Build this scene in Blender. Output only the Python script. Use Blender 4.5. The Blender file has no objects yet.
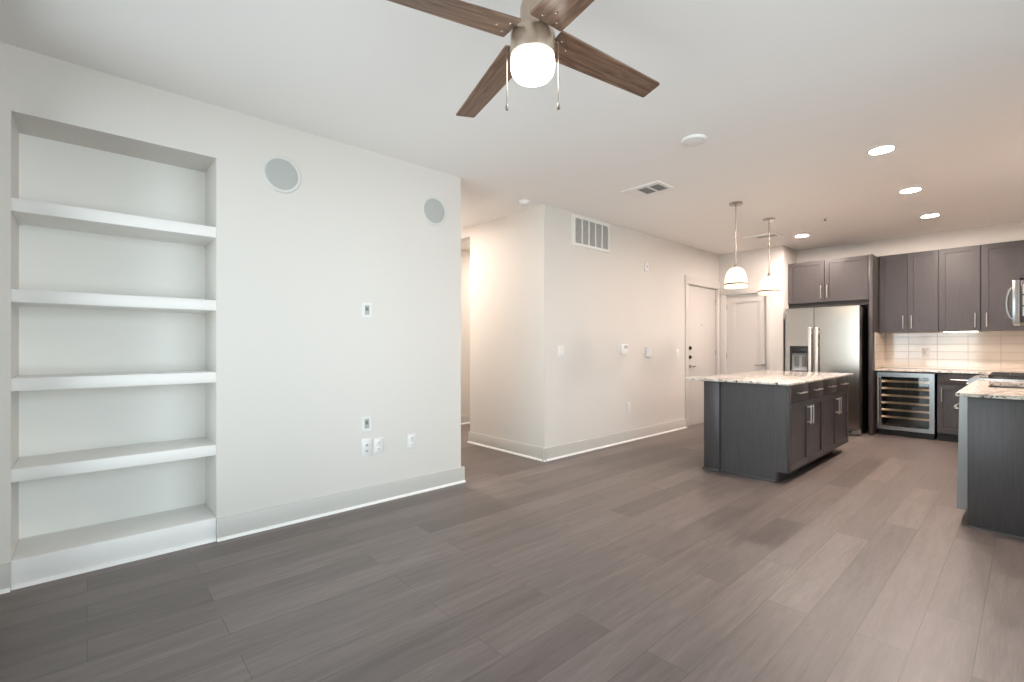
import bpy, bmesh, math, random
from mathutils import Vector, Matrix

# ------------------------------------------------------------------ camera, sky, exposure
scene = bpy.context.scene
COL = scene.collection
PI = math.pi
CAM_H = 1.228

cam_data = bpy.data.cameras.new('camera')
cam_data.sensor_width = 36.0
cam_data.sensor_fit = 'HORIZONTAL'
cam_data.lens = 469.5 / 1024 * 36.0
cam_data.shift_y = (345.85 - 341.0) / 1024
cam_data.clip_start = 0.02
cam = bpy.data.objects.new('camera', cam_data)
cam.location = (0, 0, CAM_H)
cam.rotation_euler = (PI / 2, 0, math.radians(47.865))
COL.objects.link(cam)
scene.camera = cam

world = bpy.data.worlds.new('sky')
scene.world = world
world.use_nodes = True
wn = world.node_tree.nodes
wl = world.node_tree.links
bg = wn['Background']
SKY = 2.3             # sky strength, with ground and horizon raised to light the room
bg.inputs['Strength'].default_value = SKY
tcw = wn.new('ShaderNodeTexCoord')
sep = wn.new('ShaderNodeSeparateXYZ')
rmp = wn.new('ShaderNodeValToRGB')
# sine of the elevation, 0..1: ground and horizon band brightened to light ceiling and niche, then sky
stops = [(0.28, (1.25, 1.34, 1.40)), (0.42, (1.85, 1.95, 1.98)), (0.60, (1.75, 2.00, 2.12)), (0.78, (0.60, 0.78, 0.92))]
while len(rmp.color_ramp.elements) < len(stops):
    rmp.color_ramp.elements.new(0.5)
for e_, (p_, c_) in zip(rmp.color_ramp.elements, stops):
    e_.position = p_
    e_.color = (*c_, 1)
mpr = wn.new('ShaderNodeMapRange')
mpr.inputs['From Min'].default_value = -1.0
mpr.inputs['From Max'].default_value = 1.0
wl.new(tcw.outputs['Generated'], sep.inputs[0])
wl.new(sep.outputs['Z'], mpr.inputs['Value'])
wl.new(mpr.outputs['Result'], rmp.inputs['Fac'])
wl.new(rmp.outputs['Color'], bg.inputs['Color'])

vs = scene.view_settings
vs.view_transform = 'Standard'
vs.look = 'None'
vs.exposure = 0.32
vs.gamma = 1.0
vs.use_curve_mapping = False
cy = scene.cycles
cy.max_bounces = 14
cy.diffuse_bounces = 8
cy.glossy_bounces = 5
cy.transparent_max_bounces = 8
cy.caustics_reflective = False
cy.caustics_refractive = False
cy.sample_clamp_indirect = 6.0
cy.use_denoising = True

LENS = 640.0          # recessed lamp lenses
GLOBE = 6.0          # fan globe
SHADE = 1.25         # pendant shades
STRIP = 9.0          # strip under the wall cabinet
HALL_W = 34.0        # lamp in the hallway, out of sight behind the left wall


def area_portal(name, loc, rot, sx, sy):
    l = bpy.data.lights.new(name, 'AREA')
    l.shape = 'RECTANGLE'
    l.size, l.size_y = sx, sy
    l.cycles.is_portal = True
    o = bpy.data.objects.new(name, l)
    o.location = loc
    o.rotation_euler = rot
    COL.objects.link(o)


# daylight comes in through the glazing behind the camera and an added unseen window on the right
area_portal('window_daylight', (-2.07, -0.44, 1.345), (PI / 2, 0, 0), 2.30, 2.55)
area_portal('added_window_portal', (1.58, 1.65, 1.345), (PI / 2, 0, PI / 2), 3.7, 2.55)

hl = bpy.data.lights.new('hallway_lamp', 'AREA')
hl.shape = 'DISK'
hl.size = 0.24
hl.energy = HALL_W
hl.color = (1.0, 0.87, 0.77)
ho = bpy.data.objects.new('hallway_lamp', hl)
ho.location = (-5.15, 2.70, 2.73)
COL.objects.link(ho)
hc = ho.copy()  # second lamp, unseen, added to brighten the corridor
hc.data = hl.copy()
hc.data.energy = 26.0
hc.location = (-5.42, 5.2, 2.73)
COL.objects.link(hc)


# ------------------------------------------------------------------ materials
def new_mat(name):
    m = bpy.data.materials.new(name)
    m.use_nodes = True
    nt = m.node_tree
    return m, nt, nt.nodes['Principled BSDF']


def N(nt, kind, **kw):
    n = nt.nodes.new(kind)
    for k, v in kw.items():
        setattr(n, k, v)
    return n


def coords(nt, scale=(1, 1, 1), space='Object'):
    tc = N(nt, 'ShaderNodeTexCoord')
    mp = N(nt, 'ShaderNodeMapping')
    mp.inputs['Scale'].default_value = scale
    nt.links.new(tc.outputs[space], mp.inputs['Vector'])
    return mp.outputs['Vector']


def ramp(nt, fac, stops):
    r = N(nt, 'ShaderNodeValToRGB')
    el = r.color_ramp.elements
    while len(el) < len(stops):
        el.new(0.5)
    for e, (p, c) in zip(el, stops):
        e.position = p
        e.color = (*c, 1)
    nt.links.new(fac, r.inputs['Fac'])
    return r.outputs['Color']


def paint(name, col, rough=0.6, bump=0.0):
    m, nt, b = new_mat(name)
    v = coords(nt, (60, 60, 60))
    no = N(nt, 'ShaderNodeTexNoise')
    no.inputs['Scale'].default_value = 4.0
    no.inputs['Detail'].default_value = 3
    nt.links.new(v, no.inputs['Vector'])
    c = ramp(nt, no.outputs['Fac'], [(0.3, tuple(x * 0.985 for x in col)), (0.7, col)])
    nt.links.new(c, b.inputs['Base Color'])
    b.inputs['Roughness'].default_value = rough
    if bump:
        bp = N(nt, 'ShaderNodeBump')
        bp.inputs['Strength'].default_value = bump
        bp.inputs['Distance'].default_value = 0.002
        nt.links.new(no.outputs['Fac'], bp.inputs['Height'])
        nt.links.new(bp.outputs['Normal'], b.inputs['Normal'])
    return m


def wood(name, dark, light, grain=(40, 40, 2.2), rough=0.42, spec=0.4):
    m, nt, b = new_mat(name)
    v = coords(nt, grain)
    no = N(nt, 'ShaderNodeTexNoise')
    no.inputs['Scale'].default_value = 2.2
    no.inputs['Detail'].default_value = 5
    no.inputs['Distortion'].default_value = 0.6
    nt.links.new(v, no.inputs['Vector'])
    c = ramp(nt, no.outputs['Fac'], [(0.32, dark), (0.68, light)])
    nt.links.new(c, b.inputs['Base Color'])
    b.inputs['Roughness'].default_value = rough
    b.inputs['Specular IOR Level'].default_value = spec
    bp = N(nt, 'ShaderNodeBump')
    bp.inputs['Strength'].default_value = 0.12
    bp.inputs['Distance'].default_value = 0.002
    nt.links.new(no.outputs['Fac'], bp.inputs['Height'])
    nt.links.new(bp.outputs['Normal'], b.inputs['Normal'])
    return m


def metal(name, col, rough, brushed=None):
    m, nt, b = new_mat(name)
    b.inputs['Metallic'].default_value = 1.0
    b.inputs['Roughness'].default_value = rough
    v = coords(nt, brushed or (30, 30, 30))
    no = N(nt, 'ShaderNodeTexNoise')
    no.inputs['Scale'].default_value = 3.0
    no.inputs['Detail'].default_value = 4
    nt.links.new(v, no.inputs['Vector'])
    c = ramp(nt, no.outputs['Fac'], [(0.25, tuple(x * 0.97 for x in col)), (0.75, col)])
    nt.links.new(c, b.inputs['Base Color'])
    if brushed:
        r = N(nt, 'ShaderNodeMapRange')
        r.inputs['To Min'].default_value = rough * 0.94
        r.inputs['To Max'].default_value = rough * 1.06
        nt.links.new(no.outputs['Fac'], r.inputs['Value'])
        nt.links.new(r.outputs['Result'], b.inputs['Roughness'])
    return m


def plastic(name, col, rough=0.4, coat=0.0):
    m, nt, b = new_mat(name)
    v = coords(nt, (25, 25, 25))
    no = N(nt, 'ShaderNodeTexNoise')
    nt.links.new(v, no.inputs['Vector'])
    c = ramp(nt, no.outputs['Fac'], [(0.3, tuple(x * 0.97 for x in col)), (0.7, col)])
    nt.links.new(c, b.inputs['Base Color'])
    b.inputs['Roughness'].default_value = rough
    b.inputs['Coat Weight'].default_value = coat
    return m


def lamp_mat(name, base, emit, strength, rough=0.3):
    m, nt, b = new_mat(name)
    b.inputs['Base Color'].default_value = (*base, 1)
    b.inputs['Roughness'].default_value = rough
    b.inputs['Emission Color'].default_value = (*emit, 1)
    b.inputs['Emission Strength'].default_value = strength
    return m


def floor_mat():
    m, nt, b = new_mat('vinyl_plank')
    tc = N(nt, 'ShaderNodeTexCoord')
    mp = N(nt, 'ShaderNodeMapping')
    mp.inputs['Rotation'].default_value = (0, 0, PI / 2)
    nt.links.new(tc.outputs['Object'], mp.inputs['Vector'])
    br = N(nt, 'ShaderNodeTexBrick')
    br.offset = 0.37
    br.offset_frequency = 2
    br.inputs['Scale'].default_value = 1.0
    br.inputs['Brick Width'].default_value = 1.22
    br.inputs['Row Height'].default_value = 0.178
    br.inputs['Mortar Size'].default_value = 0.0014
    br.inputs['Mortar Smooth'].default_value = 0.3
    br.inputs['Bias'].default_value = 0.0
    br.inputs['Color1'].default_value = (0.0, 0.0, 0.0, 1)
    br.inputs['Color2'].default_value = (1.0, 1.0, 1.0, 1)
    br.inputs['Mortar'].default_value = (0.0, 0.0, 0.0, 1)
    nt.links.new(mp.outputs['Vector'], br.inputs['Vector'])
    # long grain, shifted from plank to plank
    mp2 = N(nt, 'ShaderNodeMapping')
    mp2.inputs['Scale'].default_value = (9.0, 0.75, 1.0)
    nt.links.new(tc.outputs['Object'], mp2.inputs['Vector'])
    off = N(nt, 'ShaderNodeVectorMath', operation='MULTIPLY_ADD')
    nt.links.new(br.outputs['Color'], off.inputs[0])
    off.inputs[1].default_value = (3.7, 5.1, 2.3)
    nt.links.new(mp2.outputs['Vector'], off.inputs[2])
    no = N(nt, 'ShaderNodeTexNoise')
    no.inputs['Scale'].default_value = 2.4
    no.inputs['Detail'].default_value = 7
    no.inputs['Roughness'].default_value = 0.62
    no.inputs['Distortion'].default_value = 0.5
    nt.links.new(off.outputs[0], no.inputs['Vector'])
    mp3 = N(nt, 'ShaderNodeMapping')
    mp3.inputs['Scale'].default_value = (75.0, 4.0, 1.0)
    nt.links.new(tc.outputs['Object'], mp3.inputs['Vector'])
    fine = N(nt, 'ShaderNodeTexNoise')
    fine.inputs['Scale'].default_value = 2.0
    fine.inputs['Detail'].default_value = 4
    nt.links.new(mp3.outputs['Vector'], fine.inputs['Vector'])
    base = ramp(nt, no.outputs['Fac'], [(0.28, FLOOR_D), (0.5, FLOOR_M), (0.74, FLOOR_L)])
    # plank to plank tone
    tone = N(nt, 'ShaderNodeMapRange')
    tone.inputs['To Min'].default_value = 0.80
    tone.inputs['To Max'].default_value = 1.16
    nt.links.new(br.outputs['Color'], tone.inputs['Value'])
    mul = N(nt, 'ShaderNodeMix', data_type='RGBA', blend_type='MULTIPLY')
    mul.inputs['Factor'].default_value = 1.0
    nt.links.new(base, mul.inputs['A'])
    nt.links.new(tone.outputs['Result'], mul.inputs['B'])
    fr = N(nt, 'ShaderNodeMapRange')
    fr.inputs['From Min'].default_value = 0.3
    fr.inputs['From Max'].default_value = 0.7
    fr.inputs['To Min'].default_value = 0.90
    fr.inputs['To Max'].default_value = 1.08
    nt.links.new(fine.outputs['Fac'], fr.inputs['Value'])
    mul2 = N(nt, 'ShaderNodeMix', data_type='RGBA', blend_type='MULTIPLY')
    mul2.inputs['Factor'].default_value = 1.0
    nt.links.new(mul.outputs['Result'], mul2.inputs['A'])
    nt.links.new(fr.outputs['Result'], mul2.inputs['B'])
    gap = N(nt, 'ShaderNodeMix', data_type='RGBA')
    nt.links.new(br.outputs['Fac'], gap.inputs['Factor'])
    nt.links.new(mul2.outputs['Result'], gap.inputs['A'])
    gap.inputs['B'].default_value = (0.085, 0.069, 0.062, 1)
    nt.links.new(gap.outputs['Result'], b.inputs['Base Color'])
    rr = N(nt, 'ShaderNodeMapRange')
    rr.inputs['To Min'].default_value = 0.34
    rr.inputs['To Max'].default_value = 0.50
    nt.links.new(no.outputs['Fac'], rr.inputs['Value'])
    nt.links.new(rr.outputs['Result'], b.inputs['Roughness'])
    bp = N(nt, 'ShaderNodeBump')
    bp.inputs['Strength'].default_value = 0.10
    bp.inputs['Distance'].default_value = 0.002
    nt.links.new(fine.outputs['Fac'], bp.inputs['Height'])
    nt.links.new(bp.outputs['Normal'], b.inputs['Normal'])
    return m


def granite_mat():
    m, nt, b = new_mat('speckled_granite')
    v = coords(nt, (1, 1, 1))
    n1 = N(nt, 'ShaderNodeTexNoise')
    n1.inputs['Scale'].default_value = 16
    n1.inputs['Detail'].default_value = 6
    n1.inputs['Roughness'].default_value = 0.7
    nt.links.new(v, n1.inputs['Vector'])
    c1 = ramp(nt, n1.outputs['Fac'], [(0.34, (0.30, 0.25, 0.22)), (0.45, (0.60, 0.53, 0.47)),
                                      (0.58, (0.78, 0.73, 0.67)), (0.72, (0.86, 0.83, 0.79))])
    n2 = N(nt, 'ShaderNodeTexVoronoi')
    n2.inputs['Scale'].default_value = 75
    nt.links.new(v, n2.inputs['Vector'])
    n3 = N(nt, 'ShaderNodeTexNoise')
    n3.inputs['Scale'].default_value = 38
    n3.inputs['Detail'].default_value = 3
    nt.links.new(v, n3.inputs['Vector'])
    sp = ramp(nt, n3.outputs['Fac'], [(0.58, (0, 0, 0)), (0.66, (1, 1, 1))])
    mix = N(nt, 'ShaderNodeMix', data_type='RGBA')
    nt.links.new(sp, mix.inputs['Factor'])
    nt.links.new(c1, mix.inputs['A'])
    mix.inputs['B'].default_value = (0.085, 0.075, 0.07, 1)
    vm = ramp(nt, n2.outputs['Distance'], [(0.0, (0.82, 0.82, 0.82)), (0.5, (1.05, 1.05, 1.05))])
    mul = N(nt, 'ShaderNodeMix', data_type='RGBA', blend_type='MULTIPLY')
    mul.inputs['Factor'].default_value = 1.0
    nt.links.new(mix.outputs['Result'], mul.inputs['A'])
    nt.links.new(vm, mul.inputs['B'])
    nt.links.new(mul.outputs['Result'], b.inputs['Base Color'])
    b.inputs['Roughness'].default_value = 0.12
    return m


def tile_mat():
    m, nt, b = new_mat('glossy_tile')
    tc = N(nt, 'ShaderNodeTexCoord')
    sx = N(nt, 'ShaderNodeSeparateXYZ')
    nt.links.new(tc.outputs['Object'], sx.inputs[0])
    ad = N(nt, 'ShaderNodeMath', operation='ADD')
    nt.links.new(sx.outputs['X'], ad.inputs[0])
    nt.links.new(sx.outputs['Y'], ad.inputs[1])
    cb = N(nt, 'ShaderNodeCombineXYZ')
    nt.links.new(ad.outputs[0], cb.inputs['X'])
    nt.links.new(sx.outputs['Z'], cb.inputs['Y'])
    br = N(nt, 'ShaderNodeTexBrick')
    br.offset = 0.0
    br.inputs['Scale'].default_value = 1.0
    br.inputs['Brick Width'].default_value = 0.305
    br.inputs['Row Height'].default_value = 0.104
    br.inputs['Mortar Size'].default_value = 0.0032
    br.inputs['Mortar Smooth'].default_value = 0.6
    br.inputs['Color1'].default_value = (0.70, 0.62, 0.53, 1)
    br.inputs['Color2'].default_value = (0.74, 0.66, 0.57, 1)
    br.inputs['Mortar'].default_value = (0.50, 0.43, 0.36, 1)
    nt.links.new(cb.outputs[0], br.inputs['Vector'])
    nt.links.new(br.outputs['Color'], b.inputs['Base Color'])
    b.inputs['Roughness'].default_value = 0.08
    b.inputs['Specular IOR Level'].default_value = 1.0
    bp = N(nt, 'ShaderNodeBump')
    bp.inputs['Strength'].default_value = 0.5
    bp.inputs['Distance'].default_value = 0.003
    bp.invert = True
    nt.links.new(br.outputs['Fac'], bp.inputs['Height'])
    nt.links.new(bp.outputs['Normal'], b.inputs['Normal'])
    return m


def glass_mat(name, tint, gloss, rough=0.02):
    """Sheet glass: clear with a share of mirror reflection."""
    m, nt, b = new_mat(name)
    out = nt.nodes['Material Output']
    tr = N(nt, 'ShaderNodeBsdfTransparent')
    tr.inputs['Color'].default_value = (*tint, 1)
    gl = N(nt, 'ShaderNodeBsdfGlossy')
    gl.inputs['Roughness'].default_value = rough
    fr = N(nt, 'ShaderNodeFresnel')
    fr.inputs['IOR'].default_value = gloss
    mx = N(nt, 'ShaderNodeMixShader')
    nt.links.new(fr.outputs[0], mx.inputs[0])
    nt.links.new(tr.outputs[0], mx.inputs[1])
    nt.links.new(gl.outputs[0], mx.inputs[2])
    nt.links.new(mx.outputs[0], out.inputs['Surface'])
    nt.nodes.remove(b)
    return m


FLOOR_D = (0.128, 0.103, 0.093)
FLOOR_M = (0.166, 0.136, 0.124)
FLOOR_L = (0.206, 0.171, 0.157)

M_WALL = paint('wall_paint', (0.68, 0.652, 0.617), 0.55, 0.03)
M_CEIL = paint('ceiling_paint', (0.88, 0.86, 0.84), 0.8, 0.06)
M_TRIM = paint('trim_paint', (0.525, 0.51, 0.48), 0.4)
M_SHOE = paint('shoe_paint', (0.88, 0.87, 0.85), 0.35)
M_NICHE = paint('brightened_niche', (0.82, 0.81, 0.78), 0.5, 0.03)  # back wall colour lightened to offset the shade inside the niche
M_SHELF = paint('shelf_paint', (0.86, 0.85, 0.83), 0.38)
M_DOOR = paint('door_paint', (0.60, 0.575, 0.55), 0.4)
M_CASE = paint('casing_paint', (0.62, 0.595, 0.565), 0.4)
M_CAB = wood('stained_cabinet_wood', (0.054, 0.047, 0.048), (0.070, 0.062, 0.063), rough=0.38, spec=0.5)
M_KICK = paint('dark_kick_paint', (0.030, 0.026, 0.025), 0.5)
M_DARK = plastic('black_plastic', (0.018, 0.018, 0.020), 0.35)
M_FLOOR = floor_mat()
M_GRAN = granite_mat()
M_TILE = tile_mat()
M_STEEL = metal('brushed_steel', (0.52, 0.475, 0.43), 0.22, (220, 220, 1.2))
M_STEELH = metal('brushed_steel_level', (0.36, 0.365, 0.365), 0.26, (1.5, 1.5, 200))
M_NICKEL = metal('satin_nickel', (0.50, 0.46, 0.42), 0.26)
M_PULL = metal('light_nickel_pull', (0.84, 0.80, 0.75), 0.38)
M_PALEN = metal('pale_nickel_housing', (0.64, 0.53, 0.43), 0.34, (2, 2, 120))
M_BLADE = wood('walnut_blade', (0.095, 0.052, 0.034), (0.260, 0.160, 0.108), grain=(1.6, 26, 26), rough=0.32, spec=0.5)
M_WHITE = plastic('white_plastic', (0.82, 0.81, 0.79), 0.35)
M_PLATE = plastic('plate_plastic', (0.76, 0.755, 0.74), 0.3)
M_GREYP = plastic('grey_insert', (0.42, 0.43, 0.42), 0.45)
M_SLOT = plastic('slot_grey', (0.20, 0.20, 0.19), 0.5)
M_GRILLE = plastic('speaker_grille_cloth', (0.44, 0.45, 0.435), 0.75)
M_SPKRIM = plastic('speaker_rim_white', (0.66, 0.665, 0.64), 0.45)
M_VENTD = plastic('vent_shadow', (0.16, 0.14, 0.125), 0.7)
M_SHELFW = wood('beech_shelf_front', (0.80, 0.50, 0.29), (0.92, 0.64, 0.42), grain=(2, 30, 30), rough=0.45)
M_IRON = plastic('cast_iron', (0.020, 0.020, 0.020), 0.55)
M_GLASSD = glass_mat('smoked_door_glass', (0.86, 0.88, 0.88), 1.6)
M_PANE = glass_mat('window_glass', (0.96, 0.98, 0.98), 1.3)
M_LENS = lamp_mat('lamp_lens', (0.9, 0.9, 0.9), (1.0, 0.83, 0.735), LENS)
M_GLOBE = lamp_mat('opal_globe', (0.9, 0.9, 0.9), (1.0, 0.90, 0.80), GLOBE, 0.12)
M_SHADE = lamp_mat('opal_shade', (0.9, 0.88, 0.84), (1.0, 0.72, 0.42), SHADE, 0.1)
M_STRIP = lamp_mat('strip_lens', (0.9, 0.9, 0.9), (1.0, 0.88, 0.72), STRIP)
M_COOLFILL = lamp_mat('cooler_fill_glow', (0.9, 0.9, 0.9), (1.0, 0.90, 0.78), 9.0)  # added glow that brightens the cooler's shelf fronts
M_BAND = metal('bronze_band', (0.10, 0.07, 0.05), 0.5)
M_DISP = plastic('dispenser_grey', (0.44, 0.46, 0.47), 0.4)


# ------------------------------------------------------------------ mesh helpers
class MB:
    """Collects shapes in world coordinates, then links them as one mesh object."""

    def __init__(self):
        self.bm = bmesh.new()

    def _merge(self, tmp):
        me = bpy.data.meshes.new('t')
        tmp.to_mesh(me)
        tmp.free()
        self.bm.from_mesh(me)
        bpy.data.meshes.remove(me)
        return self

    def box(self, x0, x1, y0, y1, z0, z1, bev=0.0, seg=2):
        t = bmesh.new()
        bmesh.ops.create_cube(t, size=1.0)
        for v in t.verts:
            v.co = Vector(((x0 + x1) / 2 + v.co.x * (x1 - x0), (y0 + y1) / 2 + v.co.y * (y1 - y0),
                           (z0 + z1) / 2 + v.co.z * (z1 - z0)))
        if bev > 0:
            bmesh.ops.bevel(t, geom=list(t.edges), offset=bev, segments=seg, affect='EDGES', profile=0.5)
        return self._merge(t)

    def poly(self, pts, vec):
        """Prism: a planar polygon (3D points) pushed along vec."""
        t = bmesh.new()
        a = [t.verts.new(Vector(p)) for p in pts]
        b = [t.verts.new(Vector(p) + Vector(vec)) for p in pts]
        n = len(pts)
        t.faces.new(a)
        t.faces.new(list(reversed(b)))
        for i in range(n):
            j = (i + 1) % n
            t.faces.new((a[j], a[i], b[i], b[j]))
        bmesh.ops.recalc_face_normals(t, faces=list(t.faces))
        return self._merge(t)

    def ring(self, axis, d0, d1, outer, inner):
        """Rectangular frame. axis: thickness axis, d0..d1 its extent; outer, inner = (a0,a1,b0,b1) in the other two axes."""
        t = bmesh.new()

        def P(d, a, b):
            return Vector({'x': (d, a, b), 'y': (a, d, b), 'z': (a, b, d)}[axis])

        def loop(r, d):
            return [t.verts.new(P(d, a, b)) for a, b in ((r[0], r[2]), (r[1], r[2]), (r[1], r[3]), (r[0], r[3]))]
        o0, i0, o1, i1 = loop(outer, d0), loop(inner, d0), loop(outer, d1), loop(inner, d1)
        for k in range(4):
            j = (k + 1) % 4
            t.faces.new((o0[k], o0[j], i0[j], i0[k]))
            t.faces.new((o1[k], o1[j], i1[j], i1[k]))
            t.faces.new((o0[k], o0[j], o1[j], o1[k]))
            t.faces.new((i0[k], i0[j], i1[j], i1[k]))
        bmesh.ops.recalc_face_normals(t, faces=list(t.faces))
        return self._merge(t)

    def lathe(self, c, prof, n=40, axis='z', closed=False):
        """prof: list of (r, h) along the axis from c."""
        t = bmesh.new()
        rows = []
        for r, hgt in prof:
            row = []
            if r < 1e-6:
                row = [t.verts.new(self._ax(c, 0, 0, hgt, axis))]
            else:
                for k in range(n):
                    a = 2 * PI * k / n
                    row.append(t.verts.new(self._ax(c, r * math.cos(a), r * math.sin(a), hgt, axis)))
            rows.append(row)
        for A, B in zip(rows, rows[1:] + ([rows[0]] if closed else [])):
            if len(A) == 1 and len(B) == 1:
                continue
            for k in range(n):
                j = (k + 1) % n
                if len(A) == 1:
                    t.faces.new((A[0], B[j], B[k]))
                elif len(B) == 1:
                    t.faces.new((A[k], A[j], B[0]))
                else:
                    t.faces.new((A[k], A[j], B[j], B[k]))
        for row in (rows[0], rows[-1]):
            if len(row) > 1 and not closed:
                t.faces.new(row)
        bmesh.ops.recalc_face_normals(t, faces=list(t.faces))
        return self._merge(t)

    @staticmethod
    def _ax(c, u, v, w, axis):
        if axis == 'z':
            return Vector((c[0] + u, c[1] + v, c[2] + w))
        if axis == 'x':
            return Vector((c[0] + w, c[1] + u, c[2] + v))
        return Vector((c[0] + u, c[1] + w, c[2] + v))

    def tube(self, pts, r, n=12):
        """Round bar along a polyline."""
        pts = [Vector(p) for p in pts]
        t = bmesh.new()
        rows = []
        ref = None
        for i, p in enumerate(pts):
            d = (pts[min(i + 1, len(pts) - 1)] - pts[max(i - 1, 0)]).normalized()
            if ref is None:
                ref = Vector((0, 0, 1)) if abs(d.z) < 0.9 else Vector((1, 0, 0))
            u = (ref - d * ref.dot(d)).normalized()
            w = d.cross(u)
            ref = u
            rr = r[i] if isinstance(r, (list, tuple)) else r
            rows.append([t.verts.new(p + (u * math.cos(2 * PI * k / n) + w * math.sin(2 * PI * k / n)) * rr) for k in range(n)])
        for A, B in zip(rows, rows[1:]):
            for k in range(n):
                j = (k + 1) % n
                t.faces.new((A[k], A[j], B[j], B[k]))
        t.faces.new(rows[0])
        t.faces.new(rows[-1])
        bmesh.ops.recalc_face_normals(t, faces=list(t.faces))
        return self._merge(t)

    def build(self, name, mat, parent=None, origin=None):
        vs_ = self.bm.verts
        if parent is not None:
            o3 = wloc(parent)
            if origin is not None:
                o3 = Vector(origin)
        elif origin is not None:
            o3 = Vector(origin)
        else:
            xs = [v.co.x for v in vs_]
            ys = [v.co.y for v in vs_]
            zs = [v.co.z for v in vs_]
            o3 = Vector(((min(xs) + max(xs)) / 2, (min(ys) + max(ys)) / 2, min(zs)))
        for v in vs_:
            v.co -= o3
        me = bpy.data.meshes.new(name)
        self.bm.to_mesh(me)
        self.bm.free()
        me.materials.append(mat)
        for p in me.polygons:
            p.use_smooth = True
        me.set_sharp_from_angle(angle=math.radians(32))
        o = bpy.data.objects.new(name, me)
        COL.objects.link(o)
        if parent is not None:
            o.parent = parent
            o.location = o3 - wloc(parent)
        else:
            o.location = o3
        return o


def wloc(o):
    v = Vector(o.location)
    while o.parent is not None:
        o = o.parent
        v += Vector(o.location)
    return v


def thing(name, loc, label, cat, group=None):
    o = bpy.data.objects.new(name, None)
    o.empty_display_size = 0.1
    o.location = loc
    COL.objects.link(o)
    return tag(o, label, cat, group)


def tag(o, label, cat, group=None):
    o['label'] = label
    o['category'] = cat
    if group:
        o['group'] = group
    return o


def struct(o):
    o['kind'] = 'structure'
    return o





def copy_tree(o, parent=None):
    c = o.copy()
    COL.objects.link(c)
    if parent is not None:
        c.parent = parent
    for ch in [x for x in COL.objects if x.parent is o]:
        copy_tree(ch, c)
    return c


# ------------------------------------------------------------------ measures of the place
XL = -3.446          # left wall face
XB = -3.481          # face of the wall running to the entry door
CZ = 2.743           # ceiling
Y0 = -0.36           # window wall, behind the camera
YE = 7.789           # end wall with the second door
YK = 8.72            # kitchen back wall
XR = 0.36            # kitchen right wall
XA = -2.505          # side of the refrigerator alcove

# ------------------------------------------------------------------ shell
o = struct(MB().box(-6.3, 1.8, -0.6, 9.0, -0.1, 0.0).build('floor', M_FLOOR, origin=(0.03, 0, 0)))
o = struct(MB().box(-6.3, 1.8, -0.6, 9.0, CZ, CZ + 0.1).build('ceiling', M_CEIL))

# left wall with its niche
NY0, NY1, NZ, NX = -0.285, 0.604, 2.412, -3.816
struct(MB().box(-3.95, XL, NY1, 2.497, 0, CZ).build('wall_left', M_WALL))
struct(MB().box(-3.95, XL, Y0, NY0, 0, CZ).build('wall_corner', M_WALL))
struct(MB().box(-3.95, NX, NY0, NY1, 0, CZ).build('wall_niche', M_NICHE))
w = MB()
w.poly([(XL, NY0, NZ), (XL - 0.127, NY0, NZ), (XL - 0.127, NY0, NZ + 0.012), (NX, NY0, NZ + 0.012), (NX, NY0, CZ), (XL, NY0, CZ)], (0, NY1 - NY0, 0))
struct(w.build('wall_niche_top', M_WALL))
struct(MB().box(-6.2, -3.95, 2.38, 2.497, 0, CZ).build('wall_hallway', M_WALL))
struct(MB().box(-6.2, -6.0, 2.497, 7.0, 0, CZ).build('wall_corridor', M_WALL))
# the block between hallway and entry; a header carries on over the corridor opening
w = MB()
w.poly([(XB, 3.613, 0), (XB, 6.715, 0), (XB - 0.12, 6.715, 0), (XB - 0.12, 3.733, 0), (-4.680, 3.733, 0), (-4.680, 7.0, 0), (-4.790, 7.0, 0), (-4.790, 3.613, 0)], (0, 0, CZ))
struct(w.build('wall_block', M_WALL))
struct(MB().box(-6.0, -4.790, 3.613, 3.733, 2.625, CZ).build('wall_header', M_WALL))
struct(MB().box(-6.2, -4.680, 7.0, 7.12, 0, CZ).build('wall_corridor_end', M_WALL))
# entry: wall above and beyond the door
DY0, DY1, DZ = 6.728, 7.692, 2.155
w = MB()
w.box(XB - 0.12, XB, 6.715, YE + 0.05, DZ + 0.012, CZ)
w.box(XB - 0.12, XB, DY1 + 0.012, YE + 0.05, 0, DZ + 0.012)
struct(w.build('wall_entry', M_WALL))
EX0, EX1, EZ = -3.357, -2.745, 2.052
w = MB()
w.box(XB, EX0 - 0.012, YE, YE + 0.12, 0, CZ)
w.box(EX1 + 0.012, XA, YE, YE + 0.12, 0, CZ)
w.box(EX0 - 0.012, EX1 + 0.012, YE, YE + 0.12, EZ + 0.012, CZ)
struct(w.build('wall_end', M_WALL))
struct(MB().box(XA - 0.12, XA, YE + 0.12, YK, 0, CZ).build('wall_alcove', M_WALL))
struct(MB().box(XA - 0.12, XR + 0.15, YK, YK + 0.15, 0, CZ).build('wall_back', M_WALL))
struct(MB().box(XA, XR, 8.392, YK, 2.508, CZ).build('wall_bulkhead', M_WALL))
struct(MB().box(XR, XR + 0.15, 4.40, YK, 0, CZ).build('wall_right', M_WALL))
struct(MB().box(XR, 1.65, 4.25, 4.40, 0, CZ).build('wall_jog', M_WALL))
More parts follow.
